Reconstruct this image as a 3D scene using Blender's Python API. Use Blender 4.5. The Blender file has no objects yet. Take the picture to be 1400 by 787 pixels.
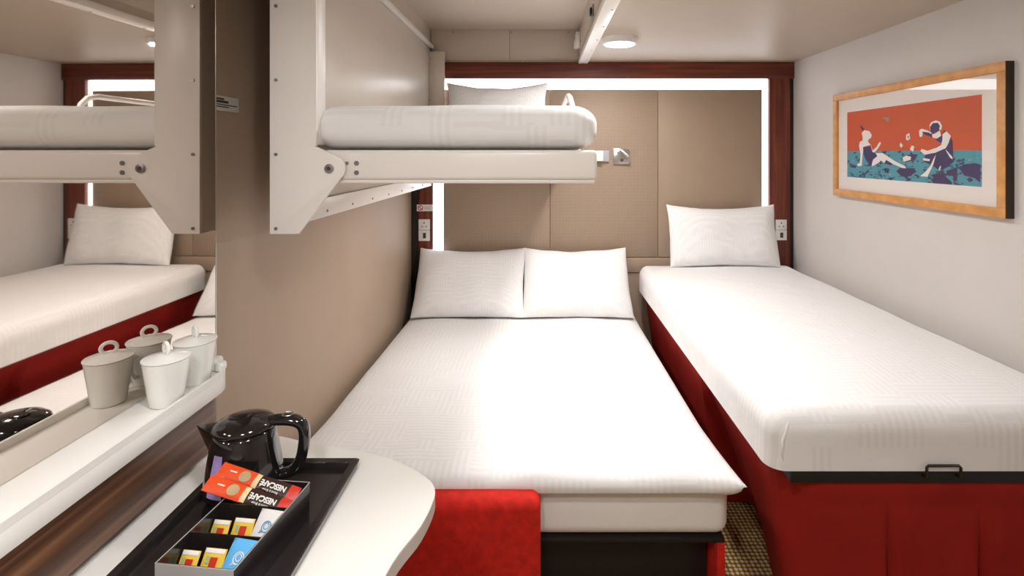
import bpy, bmesh, math, random
from mathutils import Vector, Matrix, noise
random.seed(4)
R = math.radians
C = bpy.context.scene.collection

# ------------------------------------------------------------------ camera
EYE = 1.55            # eye height in metres
F = 700.0             # focal length in pixels of the 1400 px wide photo
VX, VY = 739.0, 210.0 # where lines running into the room meet
cam_d = bpy.data.cameras.new('camera')
cam = bpy.data.objects.new('camera', cam_d)
C.objects.link(cam)
cam.location = (0, 0, EYE)
cam.rotation_euler = (R(90), 0, 0)
cam_d.sensor_width = 36.0
cam_d.lens = 36.0 * F / 1400.0
cam_d.shift_x = -(VX - 700.0) / 1400.0
cam_d.shift_y = -(393.5 - VY) / 1400.0
cam_d.clip_start = 0.01
bpy.context.scene.camera = cam

# ------------------------------------------------------------------ world and exposure
w = bpy.data.worlds.new('world')
bpy.context.scene.world = w
w.use_nodes = True
w.node_tree.nodes['Background'].inputs[0].default_value = (0.9, 0.85, 0.8, 1)
w.node_tree.nodes['Background'].inputs[1].default_value = 0.0
vs = bpy.context.scene.view_settings
vs.view_transform = 'Standard'
vs.look = 'None'
vs.gamma = 1.0
vs.use_curve_mapping = False
vs.exposure = 0.08
LAMP = 190.0           # radiance of the ceiling lamp diffusers
LED = 5.0             # radiance of the strips around the headboard

# ------------------------------------------------------------------ room numbers
XL, XR, YB, YF = -0.884, 1.73, 3.52, -1.2
ZC = EYE + 0.625      # main ceiling
ZR = EYE + 0.854      # recess above the bunk
XM = -0.835           # mirror plane

# ------------------------------------------------------------------ materials
MATS = {}
def nodes(name):
    m = bpy.data.materials.new(name); m.use_nodes = True
    nt = m.node_tree
    return m, nt, nt.nodes['Principled BSDF']
def N(nt, t, **kw):
    n = nt.nodes.new(t)
    for k, v in kw.items():
        setattr(n, k, v)
    return n
def ramp(nt, stops):
    n = N(nt, 'ShaderNodeValToRGB')
    cr = n.color_ramp
    while len(cr.elements) < len(stops): cr.elements.new(0.5)
    for e, (p, c) in zip(cr.elements, stops):
        e.position = p; e.color = (*c, 1)
    return n
def flat(name, col, rough=0.5, metal=0.0, var=0.04, scale=6.0, bump=0.0, bscale=60.0, spec=0.5, coat=0.0):
    m, nt, b = nodes(name)
    tc = N(nt, 'ShaderNodeTexCoord')
    nz = N(nt, 'ShaderNodeTexNoise'); nz.inputs['Scale'].default_value = scale; nz.inputs['Detail'].default_value = 4
    nt.links.new(tc.outputs['Object'], nz.inputs['Vector'])
    lo = tuple(max(0, c * (1 - var)) for c in col); hi = tuple(min(1, c * (1 + var)) for c in col)
    r = ramp(nt, [(0.3, lo), (0.7, hi)])
    nt.links.new(nz.outputs['Fac'], r.inputs['Fac'])
    nt.links.new(r.outputs['Color'], b.inputs['Base Color'])
    b.inputs['Roughness'].default_value = rough
    b.inputs['Metallic'].default_value = metal
    b.inputs['Specular IOR Level'].default_value = spec
    b.inputs['Coat Weight'].default_value = coat
    if bump:
        n2 = N(nt, 'ShaderNodeTexNoise'); n2.inputs['Scale'].default_value = bscale; n2.inputs['Detail'].default_value = 3
        nt.links.new(tc.outputs['Object'], n2.inputs['Vector'])
        bp = N(nt, 'ShaderNodeBump'); bp.inputs['Strength'].default_value = bump; bp.inputs['Distance'].default_value = 0.002
        nt.links.new(n2.outputs['Fac'], bp.inputs['Height'])
        nt.links.new(bp.outputs['Normal'], b.inputs['Normal'])
    MATS[name] = m
    return m
def emit(name, col, s):
    m, nt, b = nodes(name)
    b.inputs['Base Color'].default_value = (*col, 1)
    b.inputs['Emission Color'].default_value = (*col, 1)
    b.inputs['Emission Strength'].default_value = s
    MATS[name] = m
def wood(name, axis, dark, mid, light, scale=1.0, rough=0.35):
    m, nt, b = nodes(name)
    tc = N(nt, 'ShaderNodeTexCoord'); mp = N(nt, 'ShaderNodeMapping')
    s = [38 * scale] * 3; s[axis] = 1.4 * scale
    mp.inputs['Scale'].default_value = s
    nz = N(nt, 'ShaderNodeTexNoise'); nz.inputs['Scale'].default_value = 1.0; nz.inputs['Detail'].default_value = 8; nz.inputs['Distortion'].default_value = 0.6
    nt.links.new(tc.outputs['Object'], mp.inputs['Vector']); nt.links.new(mp.outputs['Vector'], nz.inputs['Vector'])
    r = ramp(nt, [(0.3, dark), (0.5, mid), (0.72, light)])
    nt.links.new(nz.outputs['Fac'], r.inputs['Fac']); nt.links.new(r.outputs['Color'], b.inputs['Base Color'])
    b.inputs['Roughness'].default_value = rough
    MATS[name] = m
def linen(name, col, cell=15.0):
    """white sheet woven with a maze-like pattern of short stripes"""
    m, nt, b = nodes(name)
    tc = N(nt, 'ShaderNodeTexCoord')
    mp = N(nt, 'ShaderNodeMapping'); mp.inputs['Scale'].default_value = (cell, cell, cell)
    nt.links.new(tc.outputs['Object'], mp.inputs['Vector'])
    # random choice of stripe direction in each cell
    fl = N(nt, 'ShaderNodeVectorMath', operation='FLOOR'); nt.links.new(mp.outputs['Vector'], fl.inputs[0])
    wn = N(nt, 'ShaderNodeTexWhiteNoise'); nt.links.new(fl.outputs['Vector'], wn.inputs['Vector'])
    gt = N(nt, 'ShaderNodeMath', operation='GREATER_THAN'); gt.inputs[1].default_value = 0.45
    nt.links.new(wn.outputs['Value'], gt.inputs[0])
    sx = N(nt, 'ShaderNodeSeparateXYZ'); nt.links.new(mp.outputs['Vector'], sx.inputs[0])
    def stripes(sock):
        a = N(nt, 'ShaderNodeMath', operation='MULTIPLY'); a.inputs[1].default_value = 3.0; nt.links.new(sock, a.inputs[0])
        f = N(nt, 'ShaderNodeMath', operation='FRACT'); nt.links.new(a.outputs[0], f.inputs[0])
        g = N(nt, 'ShaderNodeMath', operation='GREATER_THAN'); g.inputs[1].default_value = 0.5; nt.links.new(f.outputs[0], g.inputs[0])
        return g.outputs[0]
    mx = N(nt, 'ShaderNodeMix', data_type='FLOAT')
    nt.links.new(gt.outputs[0], mx.inputs[0]); nt.links.new(stripes(sx.outputs['X']), mx.inputs[2]); nt.links.new(stripes(sx.outputs['Y']), mx.inputs[3])
    r = ramp(nt, [(0.0, tuple(c * 0.95 for c in col)), (1.0, col)])
    nt.links.new(mx.outputs[0], r.inputs['Fac']); nt.links.new(r.outputs['Color'], b.inputs['Base Color'])
    b.inputs['Roughness'].default_value = 0.75
    b.inputs['Specular IOR Level'].default_value = 0.25
    b.inputs['Sheen Weight'].default_value = 0.1
    nz = N(nt, 'ShaderNodeTexNoise'); nz.inputs['Scale'].default_value = 9.0; nz.inputs['Detail'].default_value = 5
    nt.links.new(tc.outputs['Object'], nz.inputs['Vector'])
    ad = N(nt, 'ShaderNodeMath', operation='MULTIPLY_ADD'); ad.inputs[1].default_value = 0.06
    nt.links.new(mx.outputs[0], ad.inputs[0]); nt.links.new(nz.outputs['Fac'], ad.inputs[2])
    bp = N(nt, 'ShaderNodeBump'); bp.inputs['Strength'].default_value = 0.35; bp.inputs['Distance'].default_value = 0.012
    nt.links.new(ad.outputs[0], bp.inputs['Height']); nt.links.new(bp.outputs['Normal'], b.inputs['Normal'])
    MATS[name] = m
def weave(name, col, rough=0.55):
    """headboard leatherette embossed with a diagonal basket weave"""
    m, nt, b = nodes(name)
    tc = N(nt, 'ShaderNodeTexCoord'); mp = N(nt, 'ShaderNodeMapping')
    mp.inputs['Rotation'].default_value = (0, R(45), 0)
    nt.links.new(tc.outputs['Object'], mp.inputs['Vector'])
    br = N(nt, 'ShaderNodeTexBrick'); br.inputs['Scale'].default_value = 16.0
    mp2 = N(nt, 'ShaderNodeMapping'); mp2.inputs['Rotation'].default_value = (R(90), 0, 0)
    nt.links.new(mp.outputs['Vector'], mp2.inputs['Vector']); nt.links.new(mp2.outputs['Vector'], br.inputs['Vector'])
    br.inputs['Mortar Size'].default_value = 0.05; br.inputs['Mortar Smooth'].default_value = 0.6
    br.inputs['Color1'].default_value = (1, 1, 1, 1); br.inputs['Color2'].default_value = (0.75, 0.75, 0.75, 1); br.inputs['Mortar'].default_value = (0, 0, 0, 1)
    mx = N(nt, 'ShaderNodeMix', data_type='RGBA')
    mx.inputs[6].default_value = (*[c * 0.9 for c in col], 1); mx.inputs[7].default_value = (*col, 1)
    nt.links.new(br.outputs['Color'], mx.inputs[0]); nt.links.new(mx.outputs[2], b.inputs['Base Color'])
    bp = N(nt, 'ShaderNodeBump'); bp.inputs['Strength'].default_value = 0.5; bp.inputs['Distance'].default_value = 0.003
    nt.links.new(br.outputs['Color'], bp.inputs['Height']); nt.links.new(bp.outputs['Normal'], b.inputs['Normal'])
    b.inputs['Roughness'].default_value = rough
    MATS[name] = m
def carpet(name):
    m, nt, b = nodes(name)
    tc = N(nt, 'ShaderNodeTexCoord'); vo = N(nt, 'ShaderNodeTexVoronoi')
    vo.inputs['Scale'].default_value = 55.0; vo.inputs['Randomness'].default_value = 0.15
    nt.links.new(tc.outputs['Object'], vo.inputs['Vector'])
    r = ramp(nt, [(0.0, (0.80, 0.56, 0.20)), (0.32, (0.50, 0.32, 0.11)), (0.5, (0.10, 0.056, 0.034))])
    nt.links.new(vo.outputs['Distance'], r.inputs['Fac']); nt.links.new(r.outputs['Color'], b.inputs['Base Color'])
    bp = N(nt, 'ShaderNodeBump'); bp.inputs['Strength'].default_value = 0.6; bp.invert = True
    nt.links.new(vo.outputs['Distance'], bp.inputs['Height']); nt.links.new(bp.outputs['Normal'], b.inputs['Normal'])
    b.inputs['Roughness'].default_value = 0.95
    MATS[name] = m
def sea(name):
    """print ground: teal flecked with navy and a little ochre"""
    m, nt, b = nodes(name)
    tc = N(nt, 'ShaderNodeTexCoord'); nz = N(nt, 'ShaderNodeTexNoise')
    nz.inputs['Scale'].default_value = 34.0; nz.inputs['Detail'].default_value = 5; nz.inputs['Roughness'].default_value = 0.65
    mp = N(nt, 'ShaderNodeMapping'); mp.inputs['Scale'].default_value = (1, 0.6, 1.3)
    nt.links.new(tc.outputs['Object'], mp.inputs['Vector']); nt.links.new(mp.outputs['Vector'], nz.inputs['Vector'])
    r = ramp(nt, [(0.0, (0.55, 0.42, 0.08)), (0.30, (0.5, 0.4, 0.1)), (0.33, (0.06, 0.30, 0.38)), (0.56, (0.09, 0.38, 0.46)), (0.555, (0.03, 0.02, 0.10))])
    r.color_ramp.interpolation = 'CONSTANT'
    nt.links.new(nz.outputs['Fac'], r.inputs['Fac']); nt.links.new(r.outputs['Color'], b.inputs['Base Color'])
    b.inputs['Roughness'].default_value = 0.6
    MATS[name] = m
def glass(name, refl=0.05):
    m, nt, b = nodes(name)
    nt.nodes.remove(b)
    out = nt.nodes['Material Output']
    tr = N(nt, 'ShaderNodeBsdfTransparent'); gl = N(nt, 'ShaderNodeBsdfGlossy'); gl.inputs['Roughness'].default_value = 0.03
    mx = N(nt, 'ShaderNodeMixShader'); mx.inputs[0].default_value = refl
    nt.links.new(tr.outputs[0], mx.inputs[1]); nt.links.new(gl.outputs[0], mx.inputs[2])
    nt.links.new(mx.outputs[0], out.inputs['Surface'])
    MATS[name] = m

flat('wall_beige', (0.42, 0.31, 0.225), 0.5, var=0.02, bump=0.1, bscale=200)
flat('wall_grey', (0.62, 0.58, 0.55), 0.6, var=0.015, bump=0.1, bscale=200)
flat('ceiling_paint', (0.48, 0.395, 0.315), 0.45, var=0.015)
flat('recess_paint', (0.6, 0.51, 0.42), 0.4, var=0.015)
flat('panel_paint', (0.66, 0.58, 0.5), 0.32, var=0.015)
flat('white_metal', (0.85, 0.8, 0.755), 0.32, var=0.01)
flat('white_laminate', (0.86, 0.84, 0.80), 0.35, var=0.01)
flat('edge_band', (0.62, 0.57, 0.52), 0.45, var=0.01)
flat('ceramic', (0.90, 0.90, 0.86), 0.12, var=0.01, coat=0.3)
flat('screw_steel', (0.33, 0.32, 0.33), 0.35, metal=0.9)
flat('steel', (0.62, 0.60, 0.57), 0.28, metal=1.0)
flat('grey_plastic', (0.42, 0.42, 0.46), 0.4)
flat('light_plastic', (0.80, 0.78, 0.75), 0.35)
flat('black_plastic', (0.012, 0.010, 0.010), 0.10, coat=0.4)
flat('black_tray', (0.020, 0.016, 0.016), 0.18, coat=0.2)
flat('black_matt', (0.008, 0.006, 0.006), 0.6, bump=0.2)
flat('grey_card', (0.42, 0.40, 0.39), 0.4)
flat('dark_brown', (0.02, 0.012, 0.01), 0.7)
flat('headboard_plain', (0.35, 0.255, 0.18), 0.5, var=0.03, bump=0.25, bscale=350)
flat('headboard_lower', (0.38, 0.28, 0.205), 0.5, var=0.03, bump=0.2, bscale=350)
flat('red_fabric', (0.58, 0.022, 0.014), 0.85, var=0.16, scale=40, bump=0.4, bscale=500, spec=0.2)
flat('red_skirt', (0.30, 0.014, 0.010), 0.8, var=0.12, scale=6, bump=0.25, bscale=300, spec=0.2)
flat('mattress_white', (0.88, 0.87, 0.865), 0.75, var=0.02, bump=0.2, bscale=120)
flat('oak_frame', (0.62, 0.29, 0.09), 0.4, var=0.15, scale=25)
flat('frame_side', (0.03, 0.017, 0.01), 0.5)
flat('mat_board', (0.8, 0.74, 0.7), 0.8, var=0.01)
flat('print_orange', (0.58, 0.078, 0.016), 0.65, var=0.03)
flat('print_white', (0.82, 0.76, 0.74), 0.7, var=0.02)
flat('print_navy', (0.035, 0.022, 0.11), 0.7, var=0.1)
flat('print_bird', (0.32, 0.26, 0.20), 0.7)
flat('sachet_orange', (0.78, 0.075, 0.012), 0.35, bump=0.4, bscale=90)
flat('sachet_brown', (0.035, 0.012, 0.008), 0.35, bump=0.4, bscale=90)
flat('sachet_cream', (0.80, 0.62, 0.36), 0.4)
flat('sachet_red', (0.60, 0.03, 0.012), 0.4)
flat('sachet_yellow', (0.85, 0.58, 0.06), 0.4, bump=0.3, bscale=120)
flat('sachet_green', (0.35, 0.50, 0.28), 0.4)
flat('sachet_white', (0.74, 0.72, 0.71), 0.45, bump=0.4, bscale=80)
flat('sachet_blue', (0.10, 0.42, 0.78), 0.45, bump=0.4, bscale=80)
flat('logo_blue', (0.05, 0.30, 0.62), 0.5)
flat('ink_white', (0.85, 0.83, 0.80), 0.5)
flat('ink_dark', (0.06, 0.045, 0.035), 0.6)
flat('ink_red', (0.55, 0.05, 0.04), 0.6)
flat('sign_plate', (0.72, 0.68, 0.62), 0.4)
flat('water_window', (0.40, 0.30, 0.62), 0.12, var=0.25, scale=30, coat=0.3)
emit('lamp_glow', (1.0, 0.985, 0.97), LAMP)
emit('bunk_fill_glow', (1.0, 0.985, 0.97), LAMP * 0.90)
emit('led_glow', (0.93, 0.95, 1.0), LED)
wood('walnut_x', 0, (0.050, 0.009, 0.005), (0.13, 0.023, 0.010), (0.23, 0.052, 0.022), rough=0.5)
wood('walnut_z', 2, (0.050, 0.009, 0.005), (0.13, 0.023, 0.010), (0.23, 0.052, 0.022), rough=0.5)
wood('walnut_y', 1, (0.060, 0.024, 0.013), (0.15, 0.066, 0.034), (0.27, 0.135, 0.072))
linen('linen', (0.86, 0.85, 0.845))
linen('linen_fine', (0.86, 0.85, 0.845), 22.0)
weave('headboard_weave', (0.36, 0.26, 0.185))
carpet('carpet')
sea('print_sea')
glass('picture_glass')
m, nt, b = nodes('mirror_glass')
b.inputs['Base Color'].default_value = (0.66, 0.605, 0.55, 1); b.inputs['Metallic'].default_value = 1.0; b.inputs['Roughness'].default_value = 0.02
MATS['mirror_glass'] = m

# ------------------------------------------------------------------ builders
ORIGIN = {}
def smooth(me, ang=40):
    me.polygons.foreach_set('use_smooth', [True] * len(me.polygons))
    me.set_sharp_from_angle(angle=R(ang))
def link(name, bm, mat, parent=None, loc=(0, 0, 0), ang=40, local=False):
    """one mesh object. World-built geometry is shifted so that the origin lies at loc (or at the parent's base)."""
    if parent is not None: loc = ORIGIN[parent.name]
    if not local:
        bmesh.ops.translate(bm, verts=bm.verts, vec=-Vector(loc))
    me = bpy.data.meshes.new(name)
    bm.to_mesh(me); bm.free()
    me.materials.append(MATS[mat])
    smooth(me, ang)
    o = bpy.data.objects.new(name, me); C.objects.link(o)
    ORIGIN[o.name] = Vector(loc)
    if parent is not None: o.parent = parent
    else: o.location = loc
    return o
def thing(name, label, cat, loc=(0, 0, 0), rz=0.0, group=None):
    o = bpy.data.objects.new(name, None); C.objects.link(o)
    o.location = loc; o.rotation_euler = (0, 0, rz); o.empty_display_size = 0.05
    ORIGIN[o.name] = Vector(loc)
    return tag(o, label, cat, group)
def tag(o, label, cat, group=None):
    o['label'] = label; o['category'] = cat
    if group: o['group'] = group
    return o
def struct(o, label=None):
    o['kind'] = 'structure'
    if label: o['label'] = label
    return o
def bx(x0, x1, y0, y1, z0, z1, bevel=0.0, seg=2, bm=None):
    own = bm is None
    t = bmesh.new()
    bmesh.ops.create_cube(t, size=1.0)
    for v in t.verts:
        v.co = Vector(((x0 + x1) / 2 + v.co.x * (x1 - x0), (y0 + y1) / 2 + v.co.y * (y1 - y0), (z0 + z1) / 2 + v.co.z * (z1 - z0)))
    if bevel:
        bmesh.ops.bevel(t, geom=t.edges[:], offset=bevel, segments=seg, profile=0.5, affect='EDGES')
    if own: return t
    merge(bm, t); return bm
def merge(bm, t):
    me = bpy.data.meshes.new('tmp'); t.to_mesh(me); t.free(); bm.from_mesh(me); bpy.data.meshes.remove(me)
def cyl(p, d, r, h, seg=20, r2=None, bm=None, bevel=0.0):
    """cylinder from p along direction d"""
    t = bmesh.new()
    bmesh.ops.create_cone(t, cap_ends=True, segments=seg, radius1=r, radius2=r if r2 is None else r2, depth=h)
    if bevel:
        es = [e for e in t.edges if len(e.link_faces) == 2 and any(len(f.verts) > 4 for f in e.link_faces)]
        bmesh.ops.bevel(t, geom=es, offset=bevel, segments=2, profile=0.5, affect='EDGES')
    q = Vector((0, 0, 1)).rotation_difference(Vector(d).normalized()).to_matrix().to_4x4()
    bmesh.ops.transform(t, matrix=Matrix.Translation(Vector(p) + Vector(d).normalized() * h / 2) @ q, verts=t.verts)
    if bm is None: return t
    merge(bm, t); return bm
def prism(pts, axis, a, b_, bevel=0.0, seg=2):
    """outline pts (2D) pushed along axis from a to b_. axis 0: pts are (y,z); 1: (x,z); 2: (x,y)"""
    t = bmesh.new()
    def mk(p, d):
        return {0: (d, p[0], p[1]), 1: (p[0], d, p[1]), 2: (p[0], p[1], d)}[axis]
    lo = [t.verts.new(mk(p, a)) for p in pts]; hi = [t.verts.new(mk(p, b_)) for p in pts]
    n = len(pts)
    f1 = t.faces.new(lo[::-1]); f2 = t.faces.new(hi)
    for i in range(n):
        t.faces.new((lo[i], lo[(i + 1) % n], hi[(i + 1) % n], hi[i]))
    bmesh.ops.recalc_face_normals(t, faces=t.faces)
    if bevel:
        bmesh.ops.bevel(t, geom=list(set(f1.edges[:] + f2.edges[:])), offset=bevel, segments=seg, profile=0.5, affect='EDGES')
    return t
def lathe(prof, seg=32, bm=None):
    t = bm or bmesh.new()
    rings = []
    for r, z in prof:
        rings.append([t.verts.new((max(r, 1e-5) * math.cos(2 * math.pi * i / seg), max(r, 1e-5) * math.sin(2 * math.pi * i / seg), z)) for i in range(seg)])
    for a, b_ in zip(rings, rings[1:]):
        for i in range(seg):
            t.faces.new((a[i], a[(i + 1) % seg], b_[(i + 1) % seg], b_[i]))
    bmesh.ops.remove_doubles(t, verts=t.verts, dist=2e-5)
    bmesh.ops.recalc_face_normals(t, faces=t.faces)
    return t
def tube(path, rad, seg=10, closed=False, bm=None, sy=1.0):
    """swept tube; rad a number or list"""
    t = bm or bmesh.new()
    path = [Vector(p) for p in path]; n = len(path)
    rads = rad if isinstance(rad, (list, tuple)) else [rad] * n
    rings = []; up = None
    for i, p in enumerate(path):
        if closed: d = path[(i + 1) % n] - path[i - 1]
        else: d = path[min(i + 1, n - 1)] - path[max(i - 1, 0)]
        d.normalize()
        if up is None:
            up = d.orthogonal().normalized()
        up = (up - d * up.dot(d)).normalized()
        sd = d.cross(up)
        rings.append([t.verts.new(p + (up * math.cos(2 * math.pi * k / seg) + sd * sy * math.sin(2 * math.pi * k / seg)) * rads[i]) for k in range(seg)])
    m_ = n if closed else n - 1
    for i in range(m_):
        a, b_ = rings[i], rings[(i + 1) % n]
        for k in range(seg):
            t.faces.new((a[k], a[(k + 1) % seg], b_[(k + 1) % seg], b_[k]))
    if not closed:
        t.faces.new(rings[0][::-1]); t.faces.new(rings[-1])
    bmesh.ops.recalc_face_normals(t, faces=t.faces)
    return t
def arc(cx, cy, r, a0, a1, n):
    return [(cx + r * math.cos(R(a0 + (a1 - a0) * i / n)), cy + r * math.sin(R(a0 + (a1 - a0) * i / n))) for i in range(n + 1)]
def rounded(x0, x1, y0, y1, r, n=6):
    return arc(x1 - r, y1 - r, r, 0, 90, n) + arc(x0 + r, y1 - r, r, 90, 180, n) + arc(x0 + r, y0 + r, r, 180, 270, n) + arc(x1 - r, y0 + r, r, 270, 360, n)
def bezier(pts, n=10):
    """smooth closed Catmull-Rom curve through 2D points"""
    out = []; m_ = len(pts)
    for i in range(m_):
        p0, p1, p2, p3 = [Vector(pts[(i + k - 1) % m_]) for k in range(4)]
        for j in range(n):
            t = j / n
            out.append(tuple(0.5 * ((2 * p1) + (-p0 + p2) * t + (2 * p0 - 5 * p1 + 4 * p2 - p3) * t * t + (-p0 + 3 * p1 - 3 * p2 + p3) * t ** 3)))
    return out
def soft_box(x0, x1, y0, y1, z0, z1, r, res=0.05, amp=0.004, nscale=4.0, crown=0.0, rz=None, square=False):
    """box with round edges, a dense skin and slight unevenness; crown lifts the middle of the top"""
    t = bmesh.new()
    sx, sy, sz = x1 - x0, y1 - y0, z1 - z0
    rz = rz or min(r, sz / 2)
    nx, ny, nz = max(4, int(sx / res)), max(4, int(sy / res)), max(6, int(sz / (res * 0.5)))
    def coords(n, s, rr):
        # finer steps in the rounded border
        k = 6
        a = [-s / 2 + rr * i / k for i in range(k)]
        mid = [-s / 2 + rr + (s - 2 * rr) * i / n for i in range(n + 1)]
        return a + mid + [-q for q in a[::-1]]
    cx, cy, cz = coords(nx, sx, r), coords(ny, sy, r), coords(max(2, nz // 3), sz, rz)
    verts = {}
    def V(i, j, k):
        if (i, j, k) not in verts:
            p = Vector((cx[i], cy[j], cz[k]))
            q = Vector((max(-sx / 2 + r, min(sx / 2 - r, p.x)), max(-sy / 2 + r, min(sy / 2 - r, p.y)), max(-sz / 2 + rz, min(sz / 2 - rz, p.z))))
            d = p - q
            if square and p.z < 0: d.z = 0.0; q.z = p.z
            dn = Vector((d.x / r, d.y / r, d.z / rz))
            if dn.length > 1e-6:
                mx = max(abs(dn.x), abs(dn.y), abs(dn.z))
                dn = dn.normalized() * mx
                p = q + Vector((dn.x * r, dn.y * r, dn.z * rz))
            verts[(i, j, k)] = t.verts.new(p)
        return verts[(i, j, k)]
    a, b_, c = len(cx) - 1, len(cy) - 1, len(cz) - 1
    for i in range(a):
        for j in range(b_):
            t.faces.new((V(i, j, 0), V(i, j + 1, 0), V(i + 1, j + 1, 0), V(i + 1, j, 0)))
            t.faces.new((V(i, j, c), V(i + 1, j, c), V(i + 1, j + 1, c), V(i, j + 1, c)))
    for i in range(a):
        for k in range(c):
            t.faces.new((V(i, 0, k), V(i + 1, 0, k), V(i + 1, 0, k + 1), V(i, 0, k + 1)))
            t.faces.new((V(i, b_, k), V(i, b_, k + 1), V(i + 1, b_, k + 1), V(i + 1, b_, k)))
    for j in range(b_):
        for k in range(c):
            t.faces.new((V(0, j, k), V(0, j, k + 1), V(0, j + 1, k + 1), V(0, j + 1, k)))
            t.faces.new((V(a, j, k), V(a, j + 1, k), V(a, j + 1, k + 1), V(a, j, k + 1)))
    ctr = Vector(((x0 + x1) / 2, (y0 + y1) / 2, (z0 + z1) / 2))
    for v in t.verts:
        u, w_ = 2 * v.co.x / sx, 2 * v.co.y / sy
        if v.co.z > 0: v.co.z += crown * (1 - u * u) * (1 - w_ ** 6)
        p = v.co + ctr
        n_ = noise.noise(p * nscale)
        f = min(1.0, (v.co.z + sz / 2) / (sz * 0.3))       # the underside stays flat
        d = Vector((u if abs(u) > 0.9 else 0, w_ if abs(w_) > 0.9 else 0, 1 if v.co.z > 0 else 0))
        v.co += d * n_ * amp * f
        v.co += ctr
    return t
def pillow(wd, ht, th, seed=0.0, n=26, pinch=0.05, sag=0.0):
    """pillow in its own plane: x across, z up, y through; origin at the middle of the lower seam"""
    t = bmesh.new()
    front = {}; back = {}
    for side, dct in ((-1, front), (1, back)):
        for i in range(n + 1):
            for j in range(n + 1):
                u = -1 + 2 * i / n; v = -1 + 2 * j / n
                # ease the grid toward the border
                u = math.sin(u * math.pi / 2); v = math.sin(v * math.pi / 2)
                edge = i in (0, n) or j in (0, n)
                if side == 1 and edge:
                    dct[(i, j)] = front[(i, j)]; continue
                x = wd / 2 * u * (1 - pinch * (1 - v * v) * 0.7)
                z = ht / 2 * v * (1 - pinch * (1 - u * u) * 1.3) + ht / 2
                z -= sag * (1 - u * u) * max(0, v)
                prof = ((1 - u ** 4) * (1 - v ** 4)) ** 0.62
                y = side * th / 2 * prof
                q = Vector((x * 5 + seed, z * 5, side * 2.0 + seed))
                y += 0.016 * noise.noise(q) * prof + 0.006 * noise.noise(q * 3.1) * prof
                x += 0.006 * noise.noise(q * 1.7 + Vector((9, 0, 0))); z += 0.006 * noise.noise(q * 1.7 + Vector((0, 9, 0)))
                dct[(i, j)] = t.verts.new((x, y, z))
    for dct, fl in ((front, False), (back, True)):
        for i in range(n):
            for j in range(n):
                f = [dct[(i, j)], dct[(i + 1, j)], dct[(i + 1, j + 1)], dct[(i, j + 1)]]
                t.faces.new(f[::-1] if fl else f)
    bmesh.ops.recalc_face_normals(t, faces=t.faces)
    return t
def screws(parent, pts, d, r=0.0045, mat='screw_steel', name='screw', h=0.003):
    for p in pts:
        link(name, cyl(p, d, r, h, 12), mat, parent)
def at(px, py, Y):
    s = F / Y
    return Vector(((px - VX) / s, Y, EYE - (py - VY) / s))

# ------------------------------------------------------------------ the room
T = 0.06
struct(link('floor', bx(XL - T, XR + T, YF, YB + 0.1, -T, 0), 'carpet'), 'dark brown carpet with a grid of golden flecks')
struct(link('wall_left', bx(XL - T, XL, YF, YB + 0.1, 0, ZR + T), 'wall_beige'), 'beige cabin wall beside the double bed and mirror')
struct(link('wall_right', bx(XR, XR + T, YF, YB + 0.1, 0, ZC + T), 'wall_grey'), 'pale grey cabin wall carrying the framed picture')
struct(link('wall_back', bx(XL, XR, YB + 0.04, YB + 0.1, 0, ZR + T), 'wall_beige'), 'wall behind the headboard')
struct(link('wall_front', bx(XL, XR, YF - T, YF, 0, ZR + T), 'wall_grey'), 'wall behind the viewer')
ce = bx(0.262, XR, YF, YB + 0.04, ZC, ZC + T)
bx(XL, 0.262, YF, 1.28, ZC, ZC + T, bm=ce)
ceil = struct(link('ceiling', ce, 'ceiling_paint'), 'low taupe ceiling with a raised recess above the bunk')
rec = bx(XL, 0.30, 1.28, YB + 0.04, ZR, ZR + 0.03)
bx(XL, 0.262, 1.27, 1.28, ZC + T, ZR, bm=rec)
link('recess_top', rec, 'recess_paint', ceil)
# boards closing the far end of the recess, with a seam between them
zb = EYE + 0.64
link('recess_board', bx(-0.752, -0.213, YB - 0.005, YB + 0.04, zb, ZR, 0.0015), 'recess_paint', ceil)
link('recess_board', bx(-0.211, 0.262, YB - 0.005, YB + 0.04, zb, ZR, 0.0015), 'recess_paint', ceil)
link('recess_batten', bx(-0.752, 0.262, YB - 0.012, YB + 0.04, ZC + 0.0, zb, 0.002), 'recess_paint', ceil)
link('recess_side', bx(XL, -0.757, 1.28, YB + 0.04, EYE + 0.72, ZR), 'recess_paint', ceil)
fas = link('fascia', bx(0.262, 0.275, 1.28, YB + 0.02, ZC + T, ZR, 0.001), 'recess_paint', ceil)
link('fascia_flange', bx(0.258, 0.322, 1.28, YB + 0.02, ZC - 0.012, ZC + 0.02, 0.004), 'white_metal', ceil)
for i in range(7):
    y = 1.6 + i * 0.29
    link('screw', cyl((0.305, y, ZC - 0.012), (0, 0, -1), 0.005, 0.002, 12), 'screw_steel', ceil)
for x in (-0.60, -0.20, 0.19):
    link('screw', cyl((x, YB - 0.005, ZR - 0.02), (0, -1, 0), 0.006, 0.003, 12), 'screw_steel', ceil)
for x in (-0.37, -0.12, 0.13):
    link('screw', cyl((x, YB - 0.012, ZC + 0.004), (0, -1, 0), 0.005, 0.004, 12), 'light_plastic', ceil)
link('screw', cyl((0.2615, 3.30, ZC + 0.10), (-1, 0, 0), 0.005, 0.003, 12), 'screw_steel', ceil)
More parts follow.
